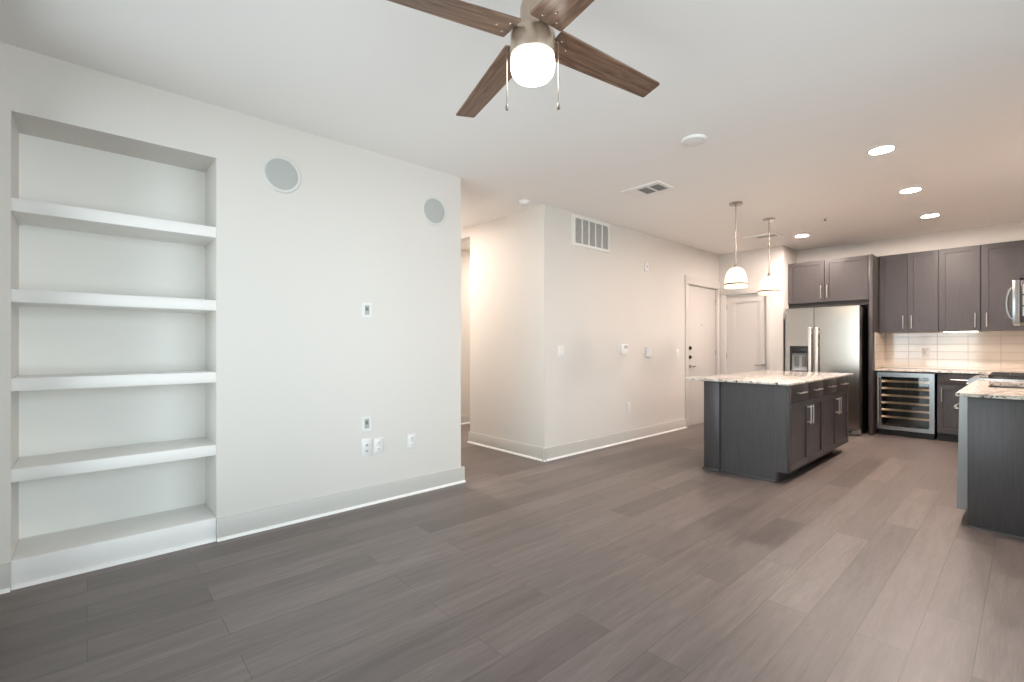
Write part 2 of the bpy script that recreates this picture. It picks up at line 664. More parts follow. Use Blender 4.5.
# window wall, and side wall with an added window: openings, frames, panes
struct(MB().ring('y', Y0 - 0.15, Y0, (-3.95, 1.65, 0, CZ), (-3.22, -0.92, 0.07, 2.62)).build('wall_front', M_WALL))
struct(MB().ring('x', 1.5, 1.65, (Y0, 4.25, 0, CZ), (-0.2, 3.5, 0.07, 2.62)).build('wall_living', M_WALL))
wf = MB().ring('y', Y0 - 0.11, Y0 - 0.05, (-3.22, -0.92, 0.07, 2.62), (-3.16, -0.98, 0.13, 2.56))
wf.box(-2.10, -2.04, Y0 - 0.11, Y0 - 0.05, 0.13, 2.56)
wf = struct(wf.build('window_1', M_WHITE))
MB().box(-3.16, -2.10, Y0 - 0.084, Y0 - 0.078, 0.13, 2.56).build('pane', M_PANE, wf)
MB().box(-2.04, -0.98, Y0 - 0.084, Y0 - 0.078, 0.13, 2.56).build('pane', M_PANE, wf)
wf = MB().ring('x', 1.55, 1.61, (-0.2, 3.5, 0.07, 2.62), (-0.14, 3.44, 0.13, 2.56))
wf.box(1.55, 1.61, 1.87, 1.93, 0.13, 2.56)
wf = struct(wf.build('added_side_window', M_WHITE))  # unseen window, added to light the left wall evenly
MB().box(1.577, 1.583, -0.14, 1.87, 0.13, 2.56).build('pane', M_PANE, wf)
MB().box(1.577, 1.583, 1.93, 3.44, 0.13, 2.56).build('pane', M_PANE, wf)


# baseboards: board with an eased top and a white shoe at the floor
def base_profile():
    return [(0, 0), (0.015, 0), (0.015, 0.130), (0.011, 0.138), (0, 0.138)]


def shoe_profile():
    return [(0.015, 0), (0.031, 0), (0.030, 0.008), (0.025, 0.015), (0.015, 0.018)]


def baseboard(name, face, at, a0, a1, ret=0.0):
    """face '+x': board on a wall facing +x at x=at from y=a0 to a1; '-y', '+y' likewise."""
    def pts(prof, s):
        if face == '+x':
            return [(at + p, s, z) for p, z in prof]
        if face == '-y':
            return [(s, at - p, z) for p, z in prof]
        return [(s, at + p, z) for p, z in prof]
    vec = (0, a1 - a0, 0) if face == '+x' else (a1 - a0, 0, 0)
    b = struct(MB().poly(pts(base_profile(), a0), vec).build(name, M_TRIM))
    MB().poly(pts(shoe_profile(), a0), vec).build('shoe_moulding', M_SHOE, b)
    return b


baseboard('baseboard_left', '+x', XL, NY1, 2.528)
baseboard('baseboard_corner', '+x', XL, Y0, NY0)
baseboard('baseboard_hallway', '+y', 2.497, -5.9, XL + 0.0)
baseboard('baseboard_block', '-y', 3.613, -4.805, XB + 0.031)
baseboard('baseboard_entry', '+x', XB, 3.582, 6.64)
baseboard('baseboard_corridor', '+x', -6.0, 2.53, 7.0)

# ------------------------------------------------------------------ niche: plinth and shelves
p = thing('niche_plinth', (-3.63, 0.161, 0), 'low white boxed plinth filling the bottom of the wall niche, on the floor', 'plinth')
MB().box(NX, XL - 0.004, NY0, NY1, 0, 0.143, 0.003).build('plinth_body', M_SHELF, p)
MB().poly([(XL - 0.004 + q - 0.015, NY0 + 0.002, z) for q, z in shoe_profile()], (0, NY1 - NY0 - 0.004, 0)).build('shoe_moulding', M_SHOE, p)

names = ['topmost white floating shelf, highest of the four in the wall niche',
         'white floating shelf second from the top in the wall niche',
         'white floating shelf third from the top in the wall niche',
         'lowest white floating shelf in the niche, just above the boxed plinth']
sh0 = MB().box(NX, XL - 0.006, NY0, NY1, 0, 0.066, 0.0025).build('floating_shelf', M_SHELF)
for i, zt in enumerate((1.977, 1.516, 1.063, 0.603)):
    s = sh0 if i == 0 else copy_tree(sh0)
    s.location.z = zt - 0.066
    tag(s, names[i], 'shelf', 'floating shelves in the wall niche')


# ------------------------------------------------------------------ things on the left wall
def speaker(y, z, label):
    t = thing('wall_speaker', (XL, y, z), label, 'speaker', 'round flush speakers on the left wall')
    MB().lathe((XL, y, z), [(0.104, 0.0), (0.126, 0.0), (0.126, 0.004), (0.122, 0.008), (0.108, 0.008), (0.104, 0.005)], 48, 'x', True).build('speaker_rim', M_SPKRIM, t)
    MB().lathe((XL, y, z), [(0.104, 0.0), (0.104, 0.006), (0.07, 0.0085), (0.0, 0.0095)], 48, 'x').build('speaker_grille', M_GRILLE, t)


speaker(0.990, 2.403, 'round grey flush speaker high on the left wall, nearer the niche')
speaker(2.216, 2.388, 'round grey flush speaker high on the left wall, near its far end')


def plate_root(name, x, y, z, label, cat, group=None):
    return thing(name, (x, y, z), label, cat, group)


def plate_px(t, x, y, z, w, h, th=0.006, mat=None):
    """A wall plate on a wall facing +x."""
    return MB().box(x, x + th, y - w / 2, y + w / 2, z - h / 2, z + h / 2, 0.0025).build('cover_plate', mat or M_PLATE, t)


def media_plate(y, z, label):
    t = plate_root('media_plate', XL, y, z, label, 'wall plate', 'plates with grey openings on the left wall')
    MB().ring('x', XL, XL + 0.006, (y - 0.039, y + 0.039, z - 0.057, z + 0.057), (y - 0.019, y + 0.019, z - 0.037, z + 0.037)).build('cover_plate', M_PLATE, t)
    MB().box(XL, XL + 0.0025, y - 0.02, y + 0.02, z - 0.038, z + 0.038).build('grey_insert', M_GREYP, t)
    MB().box(XL + 0.002, XL + 0.005, y - 0.012, y + 0.012, z - 0.006, z + 0.022, 0.001).build('brush_slot', M_SLOT, t)


media_plate(1.604, 1.505, 'white wall plate with grey opening at eye height on left wall')
media_plate(1.602, 0.627, 'white wall plate with grey opening above the paired low plates')


def outlet(x, y, z, label, group=None, rot=False):
    t = plate_root('power_outlet', x, y, z, label, 'outlet', group)
    if rot:
        MB().box(y - 0.038, y + 0.038, x - 0.006, x, z - 0.06, z + 0.06, 0.0025).build('cover_plate', M_WHITE, t)
        for s in (-1, 1):
            sk = MB().box(y - 0.017, y + 0.017, x - 0.009, x - 0.004, z + s * 0.026 - 0.017, z + s * 0.026 + 0.017, 0.003).build('socket', M_WHITE, t)
            MB().box(y - 0.004, y + 0.004, x - 0.0095, x - 0.008, z + s * 0.026 - 0.006, z + s * 0.026 + 0.006).build('socket_slot', M_GREYP, sk)
        return t
    plate_px(t, x, y, z, 0.076, 0.12)
    for s in (-1, 1):
        sk = MB().box(x + 0.004, x + 0.009, y - 0.017, y + 0.017, z + s * 0.026 - 0.017, z + s * 0.026 + 0.017, 0.003).build('socket', M_WHITE, t)
        MB().box(x + 0.0085, x + 0.0096, y - 0.007, y + 0.007, z + s * 0.026 - 0.006, z + s * 0.026 + 0.006).build('socket_slot', M_GREYP, sk)
    return t


# data plate beside two outlets
t = plate_root('data_plate', XL, 1.601, 0.443, 'white data jack plate, left one of the paired low plates', 'wall plate')
plate_px(t, XL, 1.601, 0.443, 0.082, 0.14)
for dz in (0.018, -0.026):
    MB().box(XL + 0.005, XL + 0.009, 1.601 - 0.010, 1.601 + 0.010, 0.443 + dz - 0.009, 0.443 + dz + 0.009, 0.001).build('jack', M_GREYP, t)
outlet(XL, 1.697, 0.443, 'white power outlet, right one of the paired low plates', 'low power outlets on the left wall')
outlet(XL, 1.993, 0.438, 'white power outlet standing alone low on left wall, towards its far end', 'low power outlets on the left wall')

# ------------------------------------------------------------------ things on the wall towards the entry
t = plate_root('light_switch', XB, 3.870, 1.163, 'white rocker light switch near the wall corner below the air vent', 'switch')
plate_px(t, XB, 3.870, 1.163, 0.118, 0.135)
for dy in (-0.023, 0.023):
    MB().box(XB + 0.004, XB + 0.011, 3.870 + dy - 0.016, 3.870 + dy + 0.016, 1.163 - 0.033, 1.163 + 0.033, 0.003).build('rocker', M_WHITE, t)
t = plate_root('thermostat', XB, 5.063, 1.185, 'square white thermostat with grey screen on the entry wall', 'thermostat')
MB().box(XB, XB + 0.026, 4.995, 5.131, 1.123, 1.247, 0.006).build('thermostat_case', M_WHITE, t)
MB().box(XB + 0.0255, XB + 0.0275, 5.045, 5.120, 1.195, 1.235, 0.001).build('display', M_GREYP, t)
t = plate_root('alarm_keypad', XB, 5.625, 1.147, 'narrow white alarm keypad right of the thermostat', 'keypad')
MB().box(XB, XB + 0.030, 5.572, 5.678, 1.080, 1.214, 0.006).build('keypad_case', M_WHITE, t)
MB().box(XB + 0.0295, XB + 0.0315, 5.595, 5.655, 1.155, 1.198, 0.001).build('keypad_door', M_PLATE, t)
outlet(XB, 5.172, 0.438, 'white power outlet low on the entry wall below the thermostat')
t = plate_root('wall_sensor', XB, 5.577, 2.290, 'small white square sensor high on the entry wall right of the air vent', 'sensor')
MB().box(XB, XB + 0.022, 5.535, 5.619, 2.235, 2.345, 0.006).build('sensor_case', M_WHITE, t)
MB().lathe((XB + 0.0215, 5.577, 2.290), [(0.016, 0), (0.012, 0.004), (0, 0.005)], 16, 'x').build('sensor_lens', M_GREYP, t)
t = plate_root('entry_switch', XB, 6.42, 1.120, 'tiny white switch plate beside the entry door casing', 'switch')
plate_px(t, XB, 6.42, 1.120, 0.076, 0.12)
MB().box(XB + 0.005, XB + 0.013, 6.408, 6.432, 1.100, 1.140, 0.003).build('toggle', M_WHITE, t)

# return air grille
t = thing('return_air_vent', (XB, 4.406, 2.37), 'white rectangular return air vent high on the wall below the ceiling', 'vent')
MB().ring('x', XB, XB + 0.014, (4.058, 4.752, 2.372, 2.718), (4.108, 4.732, 2.402, 2.690)).build('vent_frame', M_WHITE, t)
MB().box(XB + 0.0005, XB + 0.002, 4.10, 4.74, 2.395, 2.695).build('vent_back', M_SLOT, t)
sl = MB()
k = 0
zz = 2.408
while zz < 2.688:
    sl.poly([(XB + 0.002, 4.106, zz + 0.006), (XB + 0.011, 4.106, zz - 0.002), (XB + 0.011, 4.106, zz), (XB + 0.002, 4.106, zz + 0.008)], (0, 0.628, 0))
    zz += 0.0125
sl = sl.build('louvre_slats', M_WHITE, t)
sl['kind'] = 'stuff'
for i in range(1, 5):
    y = 4.108 + 0.624 * i / 5
    MB().box(XB + 0.004, XB + 0.0135, y - 0.007, y + 0.007, 2.400, 2.692).build('vent_bar', M_WHITE, t)


# ------------------------------------------------------------------ doors
def lever_set(parent, base, out, along, mat=M_NICKEL):
    """Rose and lever. base: point on the door face; out: outward unit vector; along: lever direction."""
    b = Vector(base)
    u = Vector(out)
    a = Vector(along)
    m = MB().tube([b, b + u * 0.009], 0.029, 24)
    m.tube([b + u * 0.008, b + u * 0.045], 0.010, 12)
    m.tube([b + u * 0.044 - a * 0.008, b + u * 0.048 + a * 0.03, b + u * 0.046 + a * 0.09, b + u * 0.040 + a * 0.115], [0.009, 0.010, 0.008, 0.006], 12)
    return m.build('door_lever', mat, parent)


d1 = struct(MB().box(XB - 0.062, XB - 0.020, DY0, DY1, 0.006, DZ, 0.002).build('door_1', M_DOOR))
lever_set(d1, (XB - 0.020, DY0 + 0.105, 0.915), (1, 0, 0), (0, 1, 0))
for z in (1.194, 1.054):
    m = MB().tube([(XB - 0.020, DY0 + 0.105, z), (XB - 0.008, DY0 + 0.105, z)], 0.030, 24)
    m.box(XB - 0.009, XB + 0.012, DY0 + 0.100, DY0 + 0.110, z - 0.016, z + 0.016, 0.002)
    m.build('deadbolt', M_BAND, d1)
MB().tube([(XB - 0.020, 7.21, 1.56), (XB - 0.016, 7.21, 1.56)], 0.010, 16).build('peephole', M_NICKEL, d1)
for z in (1.94, 1.12, 0.25):
    MB().tube([(XB - 0.016, DY1 + 0.002, z - 0.05), (XB - 0.016, DY1 + 0.002, z + 0.05)], 0.007, 10).build('hinge', M_NICKEL, d1)




c = MB()
c.box(XB - 0.12, XB, 6.715, DY0 - 0.001, 0, DZ + 0.012)
c.box(XB - 0.12, XB, DY1 + 0.003, DY1 + 0.012, 0, DZ + 0.012)
c.box(XB - 0.12, XB, 6.715, DY1 + 0.012, DZ + 0.002, DZ + 0.012)
c.box(XB, XB + 0.018, 6.640, 6.722, 0, DZ + 0.008, 0.002)
c.box(XB, XB + 0.018, DY1 + 0.006, YE - 0.001, 0, DZ + 0.008, 0.002)
c.box(XB, XB + 0.021, 6.632, YE - 0.001, DZ + 0.008, DZ + 0.128, 0.002)
struct(c.build('trim_1', M_CASE))

# second door: one recessed panel
d2 = MB().ring('y', YE + 0.018, YE + 0.058, (EX0, EX1, 0.008, EZ), (-3.245, -2.857, 0.24, 1.935))
d2.ring('y', YE + 0.022, YE + 0.054, (-3.245, -2.857, 0.24, 1.935), (-3.232, -2.870, 0.253, 1.922))
d2.box(-3.232, -2.870, YE + 0.030, YE + 0.046, 0.253, 1.922)
d2 = struct(d2.build('door_2', M_DOOR))
lever_set(d2, (-2.795, YE + 0.018, 0.927), (0, -1, 0), (-1, 0, 0))
for z in (1.86, 1.07, 0.25):
    MB().tube([(EX0 - 0.002, YE + 0.014, z - 0.045), (EX0 - 0.002, YE + 0.014, z + 0.045)], 0.007, 10).build('hinge', M_NICKEL, d2)
c = MB()
c.box(EX0 - 0.012, EX0 - 0.003, YE, YE + 0.12, 0, EZ + 0.012)
c.box(EX1 + 0.003, EX1 + 0.012, YE, YE + 0.12, 0, EZ + 0.012)
c.box(EX0 - 0.012, EX1 + 0.012, YE, YE + 0.12, EZ + 0.003, EZ + 0.012)
c.box(XB + 0.02, EX0 - 0.007, YE - 0.018, YE, 0, EZ + 0.008, 0.002)
c.box(EX1 + 0.007, EX1 + 0.092, YE - 0.018, YE, 0, EZ + 0.008, 0.002)
c.box(XB + 0.02, EX1 + 0.100, YE - 0.021, YE, EZ + 0.008, EZ + 0.128, 0.002)
struct(c.build('trim_2', M_CASE))

# ------------------------------------------------------------------ ceiling things
t = thing('ceiling_vent', (-2.49, 4.0, CZ - 0.012), 'white ceiling register with two dark louvred squares in front of the hallway block', 'vent')
vx0, vx1, vy0, vy1 = -2.700, -2.287, 3.875, 4.165
MB().ring('z', CZ - 0.012, CZ, (vx0, vx1, vy0, vy1), (-2.555, -2.325, 3.935, 4.120)).build('vent_frame', M_WHITE, t)
MB().box(-2.448, -2.428, 3.93, 4.125, CZ - 0.012, CZ - 0.002).build('vent_bar', M_WHITE, t)
for (a, b) in ((-2.555, -2.446), (-2.430, -2.325)):
    MB().box(a, b, 3.935, 4.120, CZ - 0.003, CZ - 0.001).build('vent_opening', M_VENTD, t)
    m = MB()
    for i in range(6):
        y = 3.95 + i * 0.030
        m.poly([(a, y, CZ - 0.003), (a, y + 0.012, CZ - 0.010), (a, y + 0.014, CZ - 0.010), (a, y + 0.002, CZ - 0.003)], (b - a, 0, 0))
    m.build('louvre_slats', M_SLOT, t)

t = thing('kitchen_ceiling_vent', (-2.49, 6.94, CZ - 0.01), 'slim white ceiling register behind the pendant lights near the end wall', 'vent')
MB().ring('z', CZ - 0.010, CZ, (-2.70, -2.28, 6.80, 7.08), (-2.56, -2.32, 6.86, 7.02)).build('vent_frame', M_WHITE, t)
MB().box(-2.56, -2.32, 6.86, 7.02, CZ - 0.003, CZ - 0.001).build('vent_opening', M_VENTD, t)
m = MB()
for i in range(5):
    y = 6.87 + i * 0.030
    m.poly([(-2.56, y, CZ - 0.003), (-2.56, y + 0.012, CZ - 0.009), (-2.56, y + 0.014, CZ - 0.009), (-2.56, y + 0.002, CZ - 0.003)], (0.24, 0, 0))
m.build('louvre_slats', M_GREYP, t)

t = thing('ceiling_disc', (-1.66, 3.303, CZ - 0.02), 'flat round white disc fixture on the ceiling past the fan', 'ceiling disc')
MB().lathe((-1.66, 3.303, CZ), [(0.0, -0.020), (0.078, -0.020), (0.086, -0.016), (0.090, -0.008), (0.090, 0.0)], 48).build('disc_cover', M_WHITE, t)
MB().lathe((-1.66, 3.303, CZ - 0.020), [(0.070, 0.001), (0.070, -0.001), (0.066, -0.001), (0.066, 0.001)], 48, closed=True).build('disc_rim', M_SPKRIM, t)

t = thing('smoke_detector', (-3.56, 3.405, CZ - 0.045), 'small domed white smoke detector on the ceiling at the hallway corner', 'smoke detector')
MB().lathe((-3.56, 3.405, CZ), [(0.066, 0.0), (0.068, -0.012), (0.062, -0.018)], 36).build('detector_base', M_WHITE, t)
MB().lathe((-3.56, 3.405, CZ), [(0.060, -0.016), (0.058, -0.032), (0.045, -0.042), (0.0, -0.045)], 36).build('detector_cover', M_PLATE, t)

t = thing('sprinkler_head', (-1.637, 6.483, CZ - 0.03), 'tiny sprinkler head on the kitchen ceiling left of the recessed light row', 'sprinkler')
MB().lathe((-1.637, 6.483, CZ), [(0.036, 0.0), (0.036, -0.004), (0.020, -0.008), (0.0, -0.008)], 24).build('escutcheon', M_WHITE, t)
m = MB().lathe((-1.637, 6.483, CZ), [(0.0, -0.006), (0.008, -0.006), (0.008, -0.020), (0.0, -0.022)], 12)
m.lathe((-1.637, 6.483, CZ), [(0.0, -0.026), (0.016, -0.027), (0.016, -0.029), (0.0, -0.029)], 16)
m.tube([(-1.637, 6.483, CZ - 0.018), (-1.637, 6.483, CZ - 0.028)], 0.003, 8)
m.build('spray_plate', M_NICKEL, t)


def downlight(x, y, label):
    t = thing('recessed_light', (x, y, CZ - 0.008), label, 'ceiling light', 'round recessed lights in the kitchen ceiling')
    MB().lathe((x, y, CZ), [(0.072, 0.0), (0.092, 0.0), (0.092, -0.004), (0.088, -0.008), (0.076, -0.008), (0.072, -0.005)], 48, closed=True).build('trim_ring', M_WHITE, t)
    MB().lathe((x, y, CZ), [(0.0, -0.005), (0.074, -0.005), (0.074, -0.001), (0.0, -0.001)], 48).build('light_lens', M_LENS, t)


downlight(-0.775, 4.547, 'nearest recessed ceiling light of the row of three, over the kitchen aisle')
downlight(-0.785, 5.935, 'middle recessed ceiling light of the row of three, over the kitchen aisle')
downlight(-0.787, 7.264, 'farthest recessed ceiling light of the row of three, before the wall cabinets')
downlight(-2.109, 7.277, 'recessed ceiling light on its own, in front of the refrigerator')

# ------------------------------------------------------------------ ceiling fan
FX, FY = -1.335, 1.319
fan = thing('ceiling_fan', (FX, FY, CZ), 'four blade walnut ceiling fan with lit white globe and two pull chains', 'ceiling fan')
MB().lathe((FX, FY, CZ), [(0.075, 0.0), (0.075, -0.015), (0.060, -0.045), (0.028, -0.065), (0.013, -0.068)], 40).build('canopy', M_PALEN, fan)
MB().tube([(FX, FY, CZ - 0.06), (FX, FY, 2.58)], 0.013, 16).build('downrod', M_PALEN, fan)
MB().lathe((FX, FY, 0), [(0.014, 2.625), (0.024, 2.618), (0.042, 2.600), (0.050, 2.575), (0.052, 2.500), (0.060, 2.482), (0.068, 2.470)], 48).build('motor_housing', M_PALEN, fan)
MB().lathe((FX, FY, 0), [(0.060, 2.478), (0.080, 2.475), (0.089, 2.466), (0.091, 2.388), (0.089, 2.380), (0.080, 2.378)], 56).build('light_kit_housing', M_PALEN, fan)
MB().lathe((FX, FY, 0), [(0.0, 2.289), (0.030, 2.2895), (0.056, 2.293), (0.072, 2.301), (0.083, 2.315), (0.088, 2.334), (0.0885, 2.350), (0.0885, 2.366), (0.086, 2.378), (0.078, 2.384)], 56).build('globe', M_GLOBE, fan)

BZ = 2.4675
R0, R1, W0, W1 = 0.0925, 0.66, 0.0725, 0.0527
DROOP = 0.0686
tanp = math.tan(math.radians(-7.5))


def blade_outline():
    def rc(cx, cy_, a0, r, n=4):
        return [(cx + r * math.cos(a0 + PI / 2 * k / n), cy_ + r * math.sin(a0 + PI / 2 * k / n)) for k in range(n + 1)]
    r = 0.008
    return rc(R1 - r, W1 - r, 0, r) + rc(R0 + r, W0 - r, PI / 2, r) + rc(R0 + r, -W0 + r, PI, r) + rc(R1 - r, -W1 + r, 1.5 * PI, r)


blade0 = MB().poly([(FX + a, FY + b, BZ + b * tanp - DROOP * a) for a, b in blade_outline()], (0, 0, 0.007)).build('blade', M_BLADE, fan, origin=(FX, FY, BZ))
for (a, b) in ((0.122, 0.032), (0.122, -0.032), (0.165, 0.0)):
    MB().lathe((FX + a, FY + b, BZ + b * tanp - DROOP * a), [(0.0, -0.003), (0.004, -0.002), (0.006, 0.0), (0.006, 0.001)], 12).build('screw', M_NICKEL, blade0, origin=(FX + a, FY + b, BZ))
arm0 = MB().poly([(FX + a, FY + b, BZ + 0.008 + b * tanp - DROOP * a) for a, b in ((0.050, 0.022), (0.105, 0.020), (0.130, 0.045), (0.175, 0.030), (0.175, -0.030), (0.130, -0.045), (0.105, -0.020), (0.050, -0.022))], (0, 0, 0.006)).build('blade_bracket', M_PALEN, fan, origin=(FX, FY, BZ))
PHI = math.radians(77.66)
for k in range(4):
    b_ = blade0 if k == 0 else copy_tree(blade0, fan)
    a_ = arm0 if k == 0 else copy_tree(arm0, fan)
    b_.rotation_euler = (0, 0, PHI + k * PI / 2)
    a_.rotation_euler = (0, 0, PHI + k * PI / 2)
ca, sa = math.cos(math.radians(47.865)), math.sin(math.radians(47.865))
for s, zt, zb in ((-1, 2.385, 2.192), (1, 2.400, 2.196)):
    px_, py_ = FX + s * ca * 0.103, FY + s * sa * 0.103
    ch = MB()
    ch.tube([(FX + s * ca * 0.086, FY + s * sa * 0.086, zt + 0.042), (px_, py_, zt + 0.040), (px_, py_, zt), (px_, py_, zb)], 0.0019, 8)
    ch = ch.build('pull_chain', M_NICKEL, fan)
    MB().lathe((px_, py_, zb), [(0.0, 0.004), (0.003, 0.002), (0.0065, -0.014), (0.006, -0.022), (0.0, -0.026)], 14).build('chain_pull', M_NICKEL, ch)


# ------------------------------------------------------------------ pendants
def pendant(y, label):
    x = -2.10
    t = thing('pendant_light', (x, y, CZ), label, 'pendant light', 'dome pendants over the kitchen island')
    MB().lathe((x, y, CZ), [(0.066, 0.0), (0.066, -0.012), (0.060, -0.020), (0.010, -0.024)], 36).build('canopy', M_NICKEL, t)
    MB().tube([(x, y, CZ - 0.02), (x, y, 2.08)], 0.0065, 12).build('stem', M_NICKEL, t)
    MB().lathe((x, y, 0), [(0.010, 2.098), (0.015, 2.092), (0.018, 2.070), (0.022, 2.056)], 24).build('socket_cap', M_NICKEL, t)
    MB().lathe((x, y, 0), [(0.018, 2.060), (0.042, 2.054), (0.067, 2.038), (0.086, 2.012), (0.098, 1.980), (0.106, 1.942), (0.1095, 1.905), (0.1105, 1.848),
                           (0.107, 1.844), (0.103, 1.848), (0.102, 1.905), (0.098, 1.94), (0.091, 1.977), (0.079, 2.007), (0.061, 2.030), (0.039, 2.045), (0.018, 2.050)], 48, closed=True).build('shade', M_SHADE, t)
    MB().lathe((x, y, 0), [(0.109, 1.874), (0.1125, 1.874), (0.1125, 1.889), (0.109, 1.889)], 48, closed=True).build('shade_band', M_BAND, t)


pendant(5.10, 'dome pendant light over the island, nearer and left of the pair')
pendant(6.04, 'dome pendant light over the island, farther and right of the pair')


# ------------------------------------------------------------------ cabinet kit
def shaker(parent, axis, face, sgn, a0, a1, z0, z1, rail=0.058, name='door', mat=None):
    """Framed door or drawer front. axis: axis the front faces along; face: coordinate of its outer face; sgn: outward sign."""
    th, rec = 0.021, 0.012
    back = face - sgn * th
    m = MB()
    d0, d1 = min(face, back), max(face, back)
    m.ring(axis, d0, d1, (a0, a1, z0, z1), (a0 + rail, a1 - rail, z0 + rail, z1 - rail))
    p0, p1 = sorted((back + sgn * 0.003, face - sgn * rec))
    i = (a0 + rail - 0.001, a1 - rail + 0.001, z0 + rail - 0.001, z1 - rail + 0.001)
    if axis == 'x':
        m.box(p0, p1, i[0], i[1], i[2], i[3])
    else:
        m.box(i[0], i[1], p0, p1, i[2], i[3])
    return m.build(name, mat or M_CAB, parent)


def slab(parent, axis, face, sgn, a0, a1, z0, z1, name='drawer'):
    back = face - sgn * 0.019
    d0, d1 = min(face, back), max(face, back)
    m = MB()
    if axis == 'x':
        m.box(d0, d1, a0, a1, z0, z1, 0.002)
    else:
        m.box(a0, a1, d0, d1, z0, z1, 0.002)
    return m.build(name, M_CAB, parent)


def bar_handle(parent, axis, face, sgn, a, z, length, vertical=True, r=0.0055, out=0.032):
    """Bar pull standing off a front on two posts."""
    def P(d, aa, zz):
        return (face + sgn * d, aa, zz) if axis == 'x' else (aa, face + sgn * d, zz)
    h = length / 2
    m = MB()
    if vertical:
        m.tube([P(out, a, z - h), P(out, a, z + h)], r, 12)
        for s in (-1, 1):
            m.tube([P(0, a, z + s * h * 0.8), P(out, a, z + s * h * 0.8)], r * 0.85, 10)
    else:
        m.tube([P(out, a - h, z), P(out, a + h, z)], r, 12)
        for s in (-1, 1):
            m.tube([P(0, a + s * h * 0.8, z), P(out, a + s * h * 0.8, z)], r * 0.85, 10)
    return m.build('handle', M_PULL, parent)


# ------------------------------------------------------------------ island
IX = -1.43           # door faces
IZ = 0.886           # underside of the countertop


def island_cabinet(y0, y1, toe_end, label):
    t = thing('island_cabinet', (-1.75, (y0 + y1) / 2, 0), label, 'cabinet', 'base cabinets of the kitchen island')
    MB().box(-2.02, IX - 0.021, y0, y1, 0.10, IZ).build('cabinet_box', M_CAB, t)
    MB().box(-2.02, -1.53, y0, toe_end, 0.0, 0.10).build('toe_kick', M_KICK, t)
    ym = (y0 + y1) / 2
    for k, (a0, a1) in enumerate(((y0 + 0.004, ym - 0.002), (ym + 0.002, y1 - 0.004))):
        d = slab(t, 'x', IX, 1, a0, a1, 0.722, IZ - 0.006)
        bar_handle(d, 'x', IX, 1, (a0 + a1) / 2, 0.798, 0.20, False)
        d = shaker(t, 'x', IX, 1, a0, a1, 0.106, 0.716)
        hy = a1 - 0.035 if k == 0 else a0 + 0.035
        bar_handle(d, 'x', IX, 1, hy, 0.575, 0.18, True)


island_cabinet(4.642, 5.612, 5.612, 'island base cabinet with two drawers over two doors, nearer of the pair')
island_cabinet(5.614, 6.585, 6.36, 'island base cabinet with two drawers over two doors, farther near the refrigerator')

t = thing('island_end_panel', (-1.82, 4.60, 0), 'dark wood end panel closing the near side of the kitchen island', 'panel')
MB().poly([(-2.03, 4.580, 0), (-1.53, 4.580, 0), (-1.53, 4.580, 0.10), (-1.445, 4.580, 0.10), (-1.445, 4.580, IZ), (-2.03, 4.580, IZ)], (0, 0.060, 0)).build('panel', M_CAB, t)
MB().box(-2.185, -2.032, 4.552, 6.585, 0.0, IZ, 0.002).build('knee_wall', M_CAB, t)
MB().box(-2.196, -2.032, 4.540, 4.552, 0.0, 0.028, 0.004).build('foot_moulding', M_CAB, t)
MB().box(-2.032, -1.535, 4.568, 4.580, 0.0, 0.020, 0.004).build('shoe_moulding', M_CAB, t)
MB().box(-1.444, IX, 4.580, 4.640, 0.102, IZ, 0.002).build('corner_stile', M_CAB, t)

o = MB().box(-2.34, -1.385, 4.47, 6.60, IZ, 0.908, 0.004).build('island_countertop', M_GRAN)
tag(o, 'speckled granite countertop lying on the kitchen island', 'countertop')

# ------------------------------------------------------------------ refrigerator
FD = 7.72            # door faces
fr = thing('refrigerator', (-2.0, 8.2, 0), 'stainless side by side refrigerator with ice dispenser, behind the island', 'refrigerator')
MB().box(-2.455, -1.555, 7.80, 8.60, 0.02, 1.765, 0.006).build('body', M_STEEL, fr)
fd = MB()
fx0, fx1, fs = -2.458, -1.552, -2.085
# freezer door with the dispenser recess cut out
DXa, DXb, DZa, DZb = -2.395, -2.155, 0.85, 1.225
fd.ring('y', FD, 7.79, (fx0, fs - 0.004, 0.095, 1.775), (DXa, DXb, DZa, DZb))
fd.box(DXa - 0.002, DXb + 0.002, 7.775, 7.79, DZa - 0.002, DZb + 0.002)
fd = fd.build('freezer_door', M_STEEL, fr)
dp = MB().ring('y', FD - 0.004, FD + 0.03, (DXa, DXb, DZa, DZb), (DXa + 0.016, DXb - 0.016, DZa + 0.016, DZb - 0.016)).build('dispenser', M_DARK, fd)
MB().box(DXa + 0.014, DXb - 0.014, 7.768, 7.775, DZa + 0.014, DZb - 0.014).build('dispenser_recess', M_DISP, dp)
MB().box(DXa + 0.016, DXb - 0.016, FD, FD + 0.028, DZb - 0.10, DZb - 0.018, 0.003).build('control_strip', M_DARK, dp)
for xx in (-2.315, -2.222):
    MB().box(xx - 0.026, xx + 0.026, FD + 0.030, FD + 0.042, DZa + 0.08, DZb - 0.150, 0.004).build('dispenser_paddle', M_SLOT, dp)
MB().box(DXa + 0.018, DXb - 0.018, FD - 0.002, FD + 0.05, DZa + 0.010, DZa + 0.024, 0.002).build('drip_tray', M_DISP, dp)
